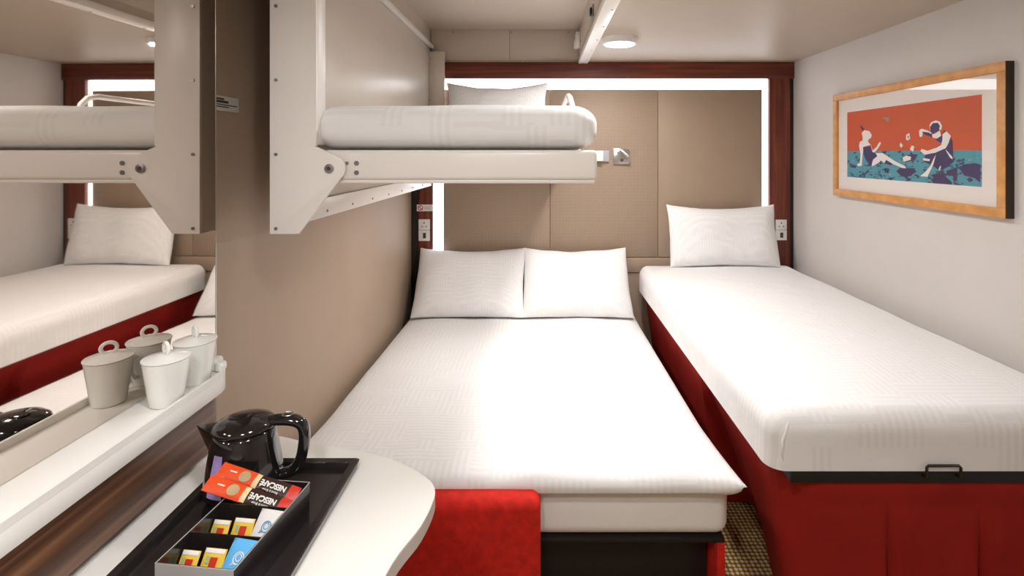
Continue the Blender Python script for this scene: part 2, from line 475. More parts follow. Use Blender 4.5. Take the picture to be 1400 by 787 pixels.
# latch parts on the recess side
lk = thing('bunk_latch', 'small white latch box on recess wall above headboard', 'latch', (0.250, 3.40, EYE + 0.70))
link('body', bx(0.232, 0.262, 3.36, 3.44, EYE + 0.70, EYE + 0.80, 0.004), 'white_metal', lk)
link('lip', bx(0.222, 0.232, 3.37, 3.43, EYE + 0.70, EYE + 0.75, 0.003), 'light_plastic', lk)
link('screw', cyl((0.247, 3.36, EYE + 0.785), (0, -1, 0), 0.004, 0.002, 10), 'screw_steel', lk)
hk = thing('bunk_hook', 'small dark metal catch on recess edge near ceiling lamp', 'catch', (0.255, 2.55, EYE + 0.68))
link('plate', bx(0.255, 0.262, 2.51, 2.60, EYE + 0.675, EYE + 0.735, 0.002), 'screw_steel', hk)
link('tongue', bx(0.246, 0.256, 2.535, 2.575, EYE + 0.69, EYE + 0.725, 0.002), 'dark_brown', hk)

# ------------------------------------------------------------------ headboard wall
hb = thing('headboard', 'taupe panelled headboard with lit edge in dark walnut frame', 'headboard', (0.42, YB, 0))
y0 = YB - 0.02
px = [-0.663, 0.065, 0.800, 1.512]
pz0, pz1 = EYE - 0.704, EYE + 0.437
for i in range(3):
    link('panel', bx(px[i] + 0.0012, px[i + 1] - 0.0012, y0 - 0.012, y0 + 0.012, pz0, pz1, 0.003), 'headboard_plain' if i == 2 else 'headboard_weave', hb)
link('backing', bx(XL, XR, YB + 0.02, YB + 0.0395, 0, ZC - 0.002), 'headboard_lower', hb)
link('ledge', bx(-0.734, 1.558, YB - 0.03, YB + 0.02, pz0 - 0.105, pz0 - 0.004, 0.004), 'headboard_lower', hb)
link('skirting_panel', bx(-0.734, 1.558, YB - 0.018, YB + 0.02, 0.02, pz0 - 0.109, 0.002), 'headboard_lower', hb)
fz0, fz1 = EYE + 0.512, ZC - 0.001
link('frame_rail', bx(XL + 0.001, XR - 0.001, YB - 0.035, YB + 0.02, fz0, fz1, 0.002), 'walnut_x', hb)
link('frame_post', bx(1.558, 1.700, YB - 0.035, YB + 0.02, 0, fz0, 0.002), 'walnut_z', hb)
link('frame_post', bx(XL + 0.055, -0.734, YB - 0.035, YB + 0.02, 0, fz0, 0.002), 'walnut_z', hb)
link('dark_edge', bx(1.701, XR - 0.001, YB - 0.02, YB + 0.02, 0, fz0, 0.001), 'dark_brown', hb)
link('dark_edge', bx(XL + 0.001, XL + 0.054, YB - 0.02, YB + 0.02, 0, fz0, 0.001), 'dark_brown', hb)  # shaded side of the left post, put in as a dark strip
link('light_strip', bx(-0.734, 1.558, y0 + 0.013, y0 + 0.022, pz1 + 0.001, fz0, 0), 'led_glow', hb)
link('light_strip', bx(1.513, 1.558, y0 + 0.013, y0 + 0.022, pz0, pz1, 0), 'led_glow', hb)
link('light_strip', bx(-0.734, -0.664, y0 + 0.013, y0 + 0.022, pz0, pz1, 0), 'led_glow', hb)

def socket(px0, px1, py0, py1, label):
    Y = YB - 0.035
    a, b_ = at(px0, py0, Y), at(px1, py1, Y)
    cx = (a.x + b_.x) / 2; zm = (a.z + b_.z) / 2
    t = thing('power_socket', label, 'socket', (cx, Y, b_.z), group='bedside sockets')
    hw = (b_.x - a.x) / 2
    p = link('face_plate', bx(cx - hw, cx + hw, Y - 0.008, Y, zm + 0.001, a.z, 0.002), 'light_plastic', t)
    p2 = link('face_plate', bx(cx - hw, cx + hw, Y - 0.008, Y, b_.z, zm - 0.001, 0.002), 'light_plastic', t)
    q = (a.z - zm)
    link('pin_hole', bx(cx - 0.003, cx + 0.003, Y - 0.009, Y - 0.0075, zm + q * 0.58, zm + q * 0.76), 'ink_dark', p)
    for s in (-1, 1):
        link('pin_hole', bx(cx + s * 0.014 - 0.005, cx + s * 0.014 + 0.005, Y - 0.009, Y - 0.0075, zm + q * 0.30, zm + q * 0.38), 'ink_dark', p)
    link('switch', bx(cx - 0.008, cx + 0.012, Y - 0.011, Y - 0.0075, zm - q * 0.75, zm - q * 0.25, 0.001), 'ink_dark', p2)
socket(572.5, 588, 299.5, 329, 'white double socket on walnut post at double bed')
socket(1060, 1075, 300, 328, 'white double socket on walnut post by right wall')
a, b_ = at(570, 279.5, YB - 0.035), at(591.5, 288.5, YB - 0.035)
st = thing('no_smoking_sticker', 'small white sticker with red no-smoking circle on walnut post', 'sticker', ((a.x + b_.x) / 2, YB - 0.035, b_.z))
link('plate', bx(a.x, b_.x, YB - 0.0375, YB - 0.035, b_.z, a.z), 'light_plastic', st)
zc = (a.z + b_.z) / 2; cx = a.x + 0.024
ring = tube([(cx + 0.016 * math.cos(i * math.pi / 12), YB - 0.0378, zc + 0.016 * math.sin(i * math.pi / 12)) for i in range(24)], 0.0028, 6, True)
cyl((cx - 0.011, YB - 0.0378, zc + 0.011), (1, 0, -1), 0.0028, 0.031, 6, bm=ring)
link('prohibition_ring', ring, 'ink_red', st)
for k in range(2):
    link('text_line', bx(cx + 0.026, b_.x - 0.012, YB - 0.0382, YB - 0.0374, zc - 0.009 + k * 0.012, zc - 0.004 + k * 0.012), 'grey_plastic', st)

# reading lamp on the headboard
Y = y0 - 0.012
rl = thing('reading_lamp', 'small brushed steel reading lamp mounted on taupe headboard', 'lamp', tuple(at(848.5, 222, Y)))
a, b_ = at(838, 203, Y), at(859.5, 224, Y)
link('wall_plate', bx(a.x, b_.x, Y - 0.018, Y, b_.z, a.z, 0.003), 'steel', rl)
cx, cz = (a.x + b_.x) / 2, (a.z + b_.z) / 2
link('joint', cyl((cx - 0.016, Y - 0.018, cz + 0.028), (0, -1, 0), 0.011, 0.03, 16, bevel=0.002), 'steel', rl)
link('lamp_head', cyl((cx - 0.012, Y - 0.05, cz + 0.042), (0.75, -0.25, -0.55), 0.013, 0.075, 18, bevel=0.003), 'steel', rl)
link('switch', cyl((cx + 0.004, Y - 0.018, cz - 0.026), (0, -1, 0), 0.011, 0.006, 16, bevel=0.001), 'ink_dark', rl)
# bunk stop bracket beside it
a, b_ = at(812, 205.5, Y), at(832, 220.5, Y)
bk = thing('bunk_bracket', 'two-tone grey metal bracket between bunk rail and reading lamp', 'bracket', ((a.x + b_.x) / 2, Y, b_.z))
link('base', bx(a.x, b_.x, Y - 0.02, Y, b_.z, a.z, 0.002), 'grey_plastic', bk)
link('arm', bx(a.x, a.x + 0.058, Y - 0.045, Y - 0.02, b_.z + 0.003, a.z - 0.003, 0.002), 'light_plastic', bk)

# ------------------------------------------------------------------ ceiling lamps
def ceiling_lamp(x, y, label, r=0.092):
    t = thing('ceiling_lamp', label, 'lamp', (x, y, ZC - 0.03), group='round ceiling lamps')
    link('housing', lathe([(0.0, 0.03), (r + 0.004, 0.03), (r, 0.0), (r - 0.012, -0.004), (r - 0.014, 0.004), (0.0, 0.004)], 40), 'light_plastic', t, local=True)
    link('diffuser', lathe([(0.0, -0.008), (r * 0.5, -0.0075), (r - 0.016, -0.003), (r - 0.013, 0.003), (0.0, 0.0035)], 40), 'lamp_glow', t, local=True)
ceiling_lamp(0.43, 2.78, 'round white ceiling lamp above the gap between the beds')
ceiling_lamp(0.43, 1.72, 'round white ceiling lamp above foot of the double bed, out of view')
ceiling_lamp(0.08, 0.35, 'round white ceiling lamp above the desk, out of view')
ceiling_lamp(-0.32, -0.10, 'round white ceiling lamp beside the cabin entrance, out of view')

# ------------------------------------------------------------------ double sofa bed
sb = thing('sofa_bed', 'red upholstered sofa bed folded out, under the white double duvet', 'bed', (-0.1, 2.5, 0))
link('front_cushion', soft_box(-0.83, 0.0, 1.56, 1.655, 0.06, EYE - 1.062, 0.03, 0.04, 0.002), 'red_fabric', sb)
link('dark_void_box', bx(-0.80, 0.565, 1.74, 3.42, 0.0, 0.28, 0.004), 'black_matt', sb)  # black block standing in for the shaded void under the mattress
link('side_panel', bx(0.572, 0.600, 1.66, 3.42, 0.0, 0.285, 0.006), 'red_fabric', sb)
link('slat_base', bx(-0.80, 0.60, 1.665, 3.46, 0.285, 0.30, 0.003), 'black_matt', sb)
mt = tag(link('mattress', soft_box(-0.83, 0.618, 1.662, 3.47, 0.30, 0.468, 0.045, 0.06, 0.003), 'mattress_white', loc=(-0.1, 2.55, 0.30)),
         'white foam mattress of the double bed, peeking out below duvet', 'mattress')
# duvet: a wide flat cushion with soft edges and pulled-out corners
def duvet(x0, x1, ya, yb, z, th, nx=70, ny=90):
    t = bmesh.new(); top = {}; bot = {}
    for i in range(nx + 1):
        for j in range(ny + 1):
            u = math.sin((-1 + 2 * i / nx) * math.pi / 2); v = math.sin((-1 + 2 * j / ny) * math.pi / 2)
            u = 0.45 * u + 0.55 * (-1 + 2 * i / nx); v = 0.45 * v + 0.55 * (-1 + 2 * j / ny)
            flare = 0.022 * (1 - v) / 2
            x = (x0 + x1) / 2 + u * ((x1 - x0) / 2 + flare - 0.012 * (1 - v ** 6))
            y = (ya + yb) / 2 + v * ((yb - ya) / 2 - 0.022 * (1 - u ** 8) * (1 if v < 0 else 0))
            if u < 0: x = max(x, XL + 0.012)
            prof = (max(0, 1 - abs(u) ** 14) * max(0, 1 - abs(v) ** (22 if v < 0 else 18))) ** 0.5
            q = Vector((x * 2.2, y * 2.2, 3.0))
            n_ = noise.noise(q) * 0.012 + noise.noise(q * 2.7) * 0.006
            fold = 0.014 * noise.noise(Vector((x * 9, y * 2, 7))) * max(0, -v) ** 8
            zt = z + (th + n_ + fold) * prof
            edge = i in (0, nx) or j in (0, ny)
            foot = max(0.0, (-v - 0.55) / 0.45)
            rise = 0.010 + 0.034 * foot * abs(u) ** 8                   # height of the seam over the mattress
            zt = z + rise * (1 - prof) + (th + 0.030 * foot ** 2 + n_ + fold) * prof
            tv = t.verts.new((x, y, zt))
            top[(i, j)] = tv
            bot[(i, j)] = tv if edge else t.verts.new((x, y, z + 0.002 + (rise - 0.002) * max(0, 1 - prof * 2.2)))
    for i in range(nx):
        for j in range(ny):
            t.faces.new((top[(i, j)], top[(i + 1, j)], top[(i + 1, j + 1)], top[(i, j + 1)]))
            t.faces.new((bot[(i, j)], bot[(i, j + 1)], bot[(i + 1, j + 1)], bot[(i + 1, j)]))
    bmesh.ops.recalc_face_normals(t, faces=t.faces)
    return t
dv = tag(link('duvet', duvet(-0.850, 0.622, 1.595, 3.44, 0.468, 0.050), 'linen', loc=(-0.1, 2.5, 0.468), ang=80),
         'white maze-patterned duvet spread over the double bed', 'duvet')

def lean_pillow(name, label, group, x, y_, z_, wd, ht, th, lean, seed, mat='linen_fine', yaw=0.0, pinch=0.05, sag=0.02):
    bm = pillow(wd, ht, th, seed, pinch=pinch, sag=sag)
    bmesh.ops.rotate(bm, cent=(0, 0, 0), matrix=Matrix.Rotation(-lean, 3, 'X'), verts=bm.verts)
    bmesh.ops.rotate(bm, cent=(0, 0, 0), matrix=Matrix.Rotation(yaw, 3, 'Z'), verts=bm.verts)
    # rest on the surface below: nothing sinks under it
    for v in bm.verts:
        if v.co.z < 0: v.co.z *= 0.15
    o = link(name, bm, mat, loc=(x, y_, z_), local=True, ang=80)
    return tag(o, label, 'pillow', group)
g = 'pillows on the double bed'
lean_pillow('pillow', 'white pillow leaning on headboard, nearest the left wall', g, -0.458, 3.185, 0.529, 0.71, 0.475, 0.15, R(36), 1.0, pinch=0.03)
lean_pillow('pillow', 'white pillow on double bed, nearer the gap between beds', g, 0.234, 3.185, 0.529, 0.69, 0.475, 0.15, R(36), 5.3, pinch=0.03)

# ------------------------------------------------------------------ single bed
SZ0, SZ1 = 0.640, EYE - 0.745
sg = thing('single_bed', 'raised single bed base with red pleated skirt by right wall', 'bed', (1.18, 2.5, 0))
link('bed_frame', bx(0.74, 1.66, 1.52, 3.47, 0.585, 0.638, 0.006), 'black_matt', sg)
for x in (0.85, 1.60):
    for y in (1.62, 3.38):
        link('leg', cyl((x, y, 0), (0, 0, 1), 0.025, 0.59, 14), 'black_matt', sg)
link('frame_lip', bx(0.72, 1.66, 1.474, 1.53, 0.602, 0.638, 0.003), 'black_matt', sg)
hd = tube([(1.100, 1.476, 0.626), (1.100, 1.462, 0.628), (1.100, 1.459, 0.634), (1.100, 1.458, 0.657), (1.105, 1.458, 0.662), (1.192, 1.458, 0.662), (1.197, 1.458, 0.657), (1.197, 1.459, 0.634), (1.197, 1.462, 0.628), (1.197, 1.476, 0.626)], 0.004, 8)
link('mattress_stop', hd, 'black_plastic', sg)
def skirt():
    """cloth band running along the side, round the corner and across the foot; pleats open toward the floor"""
    t = bmesh.new()
    path = []
    r = 0.13; xs, ys = 0.705, 1.488
    y = 3.46
    while y > ys + r: path.append((xs, y)); y -= 0.02
    path += arc(xs + r, ys + r, r, 180, 270, 14)
    x = xs + r + 0.02
    while x < 1.69: path.append((x, ys)); x += 0.012
    nz = 26; rows = []
    n = len(path); s = 0; lens = [0]
    for a, b_ in zip(path, path[1:]):
        s += math.dist(a, b_); lens.append(s)
    corner = lens[len([p for p in path if p[1] > ys + r])]
    for k in range(nz + 1):
        f = k / nz; row = []
        for i, (x, y) in enumerate(path):
            a, b_ = path[max(0, i - 1)], path[min(n - 1, i + 1)]
            d = Vector((b_[0] - a[0], b_[1] - a[1])).normalized(); nn = Vector((d.y, -d.x))  # outward is to the left/front
            nn = -nn if nn.dot(Vector((-1, -1))) < 0 else nn
            off = 0.0
            inward = 0.09 * f * (1 if i < 60 else max(0.0, 1 - (lens[i] - corner) / 0.35)) if lens[i] < corner + 0.35 else 0.0
            off -= inward
            off += 0.010 * f * noise.noise(Vector((lens[i] * 5, f * 1.5, 2)))
            off += 0.005 * f * math.sin(lens[i] * 21)
            # inverted pleats on the foot
            for pc in (1.013, 1.279):
                if y < ys + 0.01:
                    dx = x - pc - 0.01 * f
                    off -= 0.060 * f * math.exp(-(dx / (0.006 + 0.010 * f)) ** 2)
                    off += 0.008 * f * math.exp(-((abs(dx) - 0.03) / 0.02) ** 2)
            # piping-like tuck below the hem
            off += 0.006 * math.exp(-((f - 0.06) / 0.03) ** 2) - 0.003 * math.exp(-((f - 0.11) / 0.025) ** 2)
            zt = 0.600 + (0.034 if lens[i] < corner else 0.034 * max(0, 1 - (lens[i] - corner) / 0.25)) + (0.010 * ((x - 1.2) / 0.45) ** 2 if y < ys + 0.01 and x > 1.2 else 0)
            z = 0.012 + (zt - 0.012) * (1 - f)
            row.append(t.verts.new((x + nn.x * off, y + nn.y * off, z)))
        rows.append(row)
    for a, b_ in zip(rows, rows[1:]):
        for i in range(n - 1):
            t.faces.new((a[i], a[i + 1], b_[i + 1], b_[i]))
    bmesh.ops.recalc_face_normals(t, faces=t.faces)
    bmesh.ops.solidify(t, geom=t.faces[:], thickness=0.004)
    return t
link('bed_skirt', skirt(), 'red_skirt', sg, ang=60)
sm = tag(link('mattress', soft_box(0.655, 1.675, 1.468, 3.45, SZ0, SZ1, 0.055, 0.06, 0.006, 3.0, crown=0.02, rz=0.07, square=True), 'linen', loc=(1.18, 2.5, SZ0), ang=80),
         'single mattress in tucked white patterned sheet beside right wall', 'mattress')
# folded corner of the sheet
fold = tube([(0.700, 1.4735, SZ0 + 0.022), (0.694, 1.4715, SZ0 + 0.045), (0.697, 1.4715, SZ0 + 0.085), (0.712, 1.479, SZ0 + 0.125), (0.735, 1.500, SZ0 + 0.152), (0.765, 1.54, SZ0 + 0.163)], [0.0015, 0.004, 0.0045, 0.0045, 0.004, 0.002], 8)
link('sheet_fold', fold, 'linen', sm)
lean_pillow('pillow', 'white pillow propped upright on single bed against the headboard', None, 1.205, 3.335, SZ1 + 0.004, 0.725, 0.415, 0.14, R(14), 9.1)

# ------------------------------------------------------------------ upper bunk
YK = 1.40
zb0, zb1 = EYE - 0.218, ZR - 0.002
ub = thing('upper_bunk', 'white fold-down bunk frame hung on left wall over double bed', 'bunk', (-0.45, 2.4, zb0))
link('back_panel', bx(-0.775, -0.752, YK + 0.10, YB - 0.036, EYE - 0.15, EYE + 0.72, 0.002), 'panel_paint', ub)
link('wall_spacer', bx(XL + 0.001, -0.7755, YK + 0.55, YB - 0.045, EYE - 0.10, EYE + 0.70, 0.0), 'panel_paint', ub)
fl = link('lower_flange', bx(-0.775, -0.742, YK + 0.10, YB - 0.036, zb0, EYE - 0.151, 0.003), 'white_metal', ub)
screws(fl, [(-0.742, YK + 0.14 + i * 0.24, zb0 + 0.02) for i in range(8)], (1, 0, 0))
link('top_ridge', bx(-0.752, -0.728, YK + 0.03, YB - 0.02, EYE + 0.715, EYE + 0.740, 0.004), 'white_metal', ub)
# near end plate with its gusset, as one bent sheet
def plate(y, x0, x1, z1):
    zs = EYE
    pts = [(x0, zb0), (x0 + 0.078, zb0)] + [(-0.540, zs - 0.062)] + arc(-0.566, zs - 0.040, 0.036, -38, 62, 8) + [(-0.612, zs + 0.020), (x1, zs + 0.022), (x1, z1), (x0, z1)]
    return prism(pts, 1, y - 0.012, y, 0.0025)
near = link('end_plate', plate(YK, -0.735, -0.608, zb1), 'white_metal', ub)
link('plate_flange', bx(-0.626, -0.608, YK, YK + 0.05, EYE + 0.024, zb1, 0.003), 'white_metal', near)
link('plate_return', bx(-0.735, -0.728, YK, YK + 0.12, zb0, zb1, 0.002), 'edge_band', near)
screws(near, [(-0.717, YK - 0.012, EYE + z) for z in (0.40, 0.1995, -0.002, -0.203)], (0, -1, 0), 0.0045)
pv = link('pivot_bolt', cyl((-0.572, YK - 0.012, EYE - 0.040), (0, -1, 0), 0.0125, 0.006, 20, bevel=0.0015), 'screw_steel', near)
link('bolt_socket', cyl((-0.572, YK - 0.018, EYE - 0.040), (0, -1, 0), 0.006, 0.0006, 6), 'ink_dark', pv)
far = link('end_plate', bx(-0.752, -0.648, YB - 0.062, YB - 0.05, EYE - 0.10, EYE + 0.69, 0.002), 'panel_paint', ub)
screws(far, [(-0.745, YB - 0.062, EYE + z) for z in (0.64, 0.36, 0.1)], (0, -1, 0))
# tray of the bunk: rails all round with rounded corner, floor
RZ0, RZ1 = EYE - 0.074, EYE + 0.010
def rail_profile():
    return None
rail = bx(-0.60, 0.156, YK + 0.006, YK + 0.05, RZ0, RZ1, 0.012, 3)
fr_ = link('end_rail', rail, 'white_metal', ub)
link('rail_lip', bx(-0.59, 0.150, YK + 0.012, YK + 0.045, RZ0 - 0.008, RZ0 + 0.004, 0.004), 'white_metal', fr_)
screws(fr_, [(-0.505, YK + 0.006, EYE - 0.026), (-0.505, YK + 0.006, EYE - 0.052)], (0, -1, 0), 0.0065)
screws(fr_, [(-0.531, YK + 0.006, EYE - 0.026)], (0, -1, 0), 0.005)
link('side_rail', bx(0.118, 0.156, YK + 0.03, YB - 0.07, RZ0, RZ1, 0.012, 3), 'white_metal', ub)
link('side_rail', bx(-0.70, -0.66, YK + 0.03, YB - 0.07, RZ0, RZ1, 0.008, 2), 'white_metal', ub)
link('end_rail', bx(-0.66, 0.156, YB - 0.11, YB - 0.07, RZ0, RZ1, 0.008, 2), 'white_metal', ub)
link('bunk_floor', bx(-0.70, 0.15, YK + 0.03, YB - 0.075, RZ0 + 0.006, EYE - 0.012, 0.002), 'panel_paint', ub)
gr = []
x = 0.140
for (y, z) in [(1.93, 0.0), (1.93, 0.10), (1.94, 0.19), (1.96, 0.215), (2.0, 0.225), (2.2, 0.225), (2.40, 0.225), (2.46, 0.215), (2.48, 0.19), (2.49, 0.10), (2.49, 0.0)]:
    gr.append((x - max(0, z - 0.1) * 0.25, y, EYE + z))
link('guard_rail', tube(gr, 0.011, 10), 'white_metal', ub)
un = link('added_under_light', lathe([(0, 0.014), (0.075, 0.014), (0.072, 0.0), (0.066, -0.002), (0, -0.002)], 32), 'light_plastic', ub, local=True)  # unseen lamp, added to brighten the pillows and duvet below the bunk
un.location = Vector((-0.12, 2.50, RZ0 - 0.008)) - ORIGIN[ub.name]
link('diffuser', lathe([(0, -0.006), (0.045, -0.0055), (0.064, -0.0022), (0.064, -0.0021), (0, -0.0021)], 32), 'bunk_fill_glow', un, local=True)
bm_ = tag(link('mattress', soft_box(-0.655, 0.162, YK + 0.012, YB - 0.09, EYE + 0.010, EYE + 0.138, 0.075, 0.05, 0.004, 5.0, crown=0.004, rz=0.055), 'linen', loc=(-0.24, 2.4, EYE + 0.010), ang=80),
          'white-sheeted mattress on the upper bunk', 'mattress')
lean_pillow('pillow', 'white pillow standing on upper bunk under the lit headboard edge', None, -0.285, 3.270, EYE + 0.146, 0.67, 0.345, 0.13, R(20), 13.7, pinch=0.09, sag=0.03)

# ------------------------------------------------------------------ picture on the right wall
PX = XR - 0.032
def wallp(px_, py_, X):
    s = (px_ - VX) / X
    return (F / s, EYE + (VY - py_) / s)
yn, yf = 1.871, 2.975; zt, zbm = EYE + 0.340, EYE - 0.2385
pic = thing('framed_picture', 'wide framed print of two seated figures on right wall', 'picture', (XR, (yn + yf) / 2, zbm))
fw = 0.037
def bar(y0_, y1_, z0_, z1_):
    return bx(PX, XR, y0_, y1_, z0_, z1_, 0.002)
for args in ((yn, yf, zt - fw, zt), (yn, yf, zbm, zbm + fw), (yf - fw, yf, zbm + fw, zt - fw), (yn, yn + fw, zbm + fw, zt - fw)):
    link('frame_bar', bar(*args), 'oak_frame', pic)
link('frame_side', bx(PX + 0.0015, XR, yn - 0.002, yn - 0.0002, zbm + 0.001, zt - 0.001), 'frame_side', pic)
link('mat_board', bx(PX + 0.014, XR - 0.004, yn + fw, yf - fw, zbm + fw, zt - fw), 'mat_board', pic)
ay0, ay1, az0, az1 = 1.986, 2.857, EYE - 0.129, EYE + 0.230
AX = PX + 0.0135
pr = link('print_sheet', bx(AX, AX + 0.0007, ay0, ay1, EYE + 0.014, az1), 'print_orange', pic)
link('print_ground', bx(AX, AX + 0.0007, ay0, ay1, az0, EYE + 0.014), 'print_sea', pr)
layer = [0]
def shape(pts, region, mat, name):
    ox, oy, sc = {1: (1150, 125, 5.83), 2: (1240, 125, 5.618)}[region]
    layer[0] += 1
    X = AX - 0.00006 * layer[0]
    t = bmesh.new()
    vs_ = []
    for (u, v) in pts:
        y, z = wallp(ox + u / sc, oy + v / sc, AX)
        vs_.append(t.verts.new((X, min(max(y, ay0), ay1), max(z, az0))))
    fc = t.faces.new(vs_)
    fc.normal_update()
    if fc.normal.x > 0: fc.normal_flip()
    link(name, t, mat, pr)
shape([(440, 635), (470, 610), (580, 610), (600, 640), (550, 670), (480, 675)], 1, 'print_navy', 'shadow_patch')
shape([(475, 535), (520, 505), (612, 500), (590, 545), (510, 565)], 1, 'print_navy', 'shadow_patch')
shape([(190, 680), (220, 630), (270, 630), (340, 690), (350, 720), (200, 715)], 2, 'print_navy', 'shadow_patch')
shape([(410, 600), (430, 560), (520, 550), (562, 560), (562, 700), (520, 665), (440, 645)], 2, 'print_navy', 'shadow_patch')
shape([(0, 600), (40, 590), (65, 615), (30, 650), (0, 650)], 2, 'print_navy', 'shadow_patch')
shape([(300, 610), (390, 580), (385, 640), (320, 650)], 2, 'print_navy', 'shadow_patch')
shape([(330, 205), (385, 205), (380, 245), (360, 235)], 1, 'print_bird', 'bird_mark')
shape([(150, 270), (165, 275), (190, 305), (170, 312)], 1, 'print_navy', 'hat_tip')
shape([(165, 330), (185, 308), (225, 315), (245, 345), (240, 368), (220, 380), (215, 400), (238, 425), (180, 440), (172, 500), (165, 590), (140, 597), (125, 580), (150, 570), (155, 500), (143, 430), (150, 400), (172, 390), (172, 365)], 1, 'print_white', 'seated_figure')
shape([(238, 425), (252, 470), (285, 440), (298, 415), (312, 400), (318, 415), (290, 460), (262, 490), (240, 480)], 1, 'print_white', 'figure_arm')
shape([(175, 445), (238, 435), (250, 480), (290, 500), (285, 515), (255, 540), (243, 590), (235, 590), (200, 550), (180, 500)], 1, 'print_navy', 'bathing_suit')
shape([(360, 535), (385, 525), (470, 590), (440, 590), (410, 565), (400, 590), (370, 580), (345, 575)], 1, 'print_navy', 'leg_shadow')
shape([(245, 580), (255, 545), (290, 515), (275, 490), (330, 490), (370, 515), (430, 555), (510, 595), (520, 612), (490, 610), (420, 580), (360, 545), (345, 570), (320, 550), (290, 575), (250, 595)], 1, 'print_white', 'figure_legs')
shape([(520, 345), (545, 330), (552, 375), (530, 390), (518, 380)], 1, 'print_white', 'playing_card')
shape([(528, 355), (542, 350), (543, 372), (532, 375)], 1, 'print_bird', 'card_mark')
shape([(468, 430), (475, 405), (495, 430), (480, 450)], 1, 'print_white', 'playing_card')
shape([(550, 460), (565, 430), (585, 440), (575, 480)], 1, 'print_white', 'playing_card')
shape([(490, 530), (520, 510), (560, 520), (555, 545), (500, 560)], 1, 'print_white', 'playing_card')
shape([(220, 370), (265, 340), (290, 295), (330, 340), (350, 380), (355, 500), (360, 540), (280, 600), (240, 600), (200, 570), (130, 540), (130, 520), (150, 470), (270, 400)], 2, 'print_navy', 'seated_figure')
shape([(95, 300), (115, 285), (160, 300), (190, 315), (185, 332), (125, 320), (115, 350), (98, 345)], 2, 'print_white', 'figure_arm')
shape([(120, 308), (170, 315), (195, 330), (195, 352), (165, 340), (125, 325)], 2, 'print_navy', 'arm_shadow')
shape([(175, 260), (190, 235), (225, 222), (255, 232), (272, 265), (265, 295), (235, 290), (180, 300)], 2, 'print_white', 'hat_edge')
shape([(180, 270), (200, 243), (240, 240), (256, 265), (247, 300), (205, 325), (182, 308)], 2, 'print_navy', 'hat')
shape([(195, 330), (215, 325), (255, 300), (265, 340), (235, 360), (200, 355)], 2, 'print_white', 'face')
shape([(275, 330), (305, 305), (340, 340), (320, 400), (300, 435), (220, 470), (140, 485), (105, 460), (115, 440), (160, 455), (230, 430), (265, 410), (275, 370)], 2, 'print_white', 'figure_arm')
shape([(225, 485), (205, 560), (160, 655), (105, 650), (140, 620), (180, 575), (205, 520)], 2, 'print_white', 'figure_leg')
shape([(300, 445), (350, 500), (355, 520), (335, 510), (305, 460)], 2, 'print_white', 'seam_line')
shape([(125, 510), (180, 520), (175, 535), (130, 530)], 2, 'print_white', 'figure_hand')
shape([(245, 600), (258, 570), (265, 575), (255, 605)], 2, 'print_white', 'seam_line')
link('glass_pane', bx(PX + 0.008, PX + 0.0095, yn + fw, yf - fw, zbm + fw, zt - fw), 'picture_glass', pic)

# ------------------------------------------------------------------ mirror, shelf, apron
ZS = EYE - 0.516
mr = thing('wall_mirror', 'tall bronze-tinted mirror panel behind the white shelf', 'mirror', (XM, 1.06, ZS), R(-0.8))
link('mirror_glass', bx(XM - 0.004, XM, 0.20, 1.310, ZS + 0.001, ZC - 0.01, 0.0), 'mirror_glass', mr)
link('backing_board', bx(XL + 0.030, XM - 0.0045, 0.21, 1.300, ZS + 0.002, ZC - 0.01), 'wall_beige', mr)
link('edge_trim', bx(XM - 0.004, XM + 0.0008, 1.3102, 1.3125, ZS + 0.001, ZC - 0.01), 'steel', mr)
sh = thing('wall_shelf', 'long narrow white shelf with raised rim under the mirror', 'shelf', (-0.78, 0.75, ZS - 0.034))
XS = -0.733; YE = 1.250; rr = 0.082
outer = [(XM - 0.020, 0.22), (XS, 0.22)] + arc(XS - rr, YE - rr, rr, 0, 90, 12) + [(XM - 0.020, YE)]
link('shelf_board', prism(outer, 2, ZS - 0.034, ZS, 0.001), 'white_laminate', sh)
ri = rr - 0.006
inner = [(XS - 0.006, 0.22)] + arc(XS - rr, YE - rr, ri, 0, 90, 12) + [(XM - 0.020, YE - 0.006)]
t = bmesh.new()
o_ = outer[1:]
def ringverts(pts, z): return [t.verts.new((p[0], p[1], z)) for p in pts]
a0, a1, b0, b1 = ringverts(o_, ZS), ringverts(o_, ZS + 0.014), ringverts(inner, ZS + 0.014), ringverts(inner, ZS)
for i in range(len(o_) - 1):
    for p, q in ((a0, a1), (a1, b1 if False else b0), (b0, b1)):
        t.faces.new((p[i], p[i + 1], q[i + 1], q[i]))
bmesh.ops.recalc_face_normals(t, faces=t.faces)
link('rim', t, 'white_laminate', sh)
ap = tag(link('shelf_apron', prism([(XL + 0.001, 0.22), (-0.752, 0.22), (-0.752, 1.165)] + arc(-0.797, 1.175, 0.045, 0, 90, 8) + [(XL + 0.001, 1.22)], 2, EYE - 0.672, ZS - 0.0345, 0.001), 'walnut_y', loc=(-0.79, 0.75, EYE - 0.672)),
         'walnut veneer board running beneath the white shelf', 'board')
cl = thing('shelf_clip', 'small white moulded clip at rounded end of the shelf', 'clip', (-0.775, 1.222, ZS))
link('clip_body', soft_box(-0.800, -0.765, 1.208, 1.240, ZS, ZS + 0.030, 0.008, 0.01, 0.001), 'ceramic', cl)
link('clip_tab', soft_box(-0.770, -0.750, 1.205, 1.228, ZS + 0.001, ZS + 0.022, 0.006, 0.01, 0.001), 'ceramic', cl)

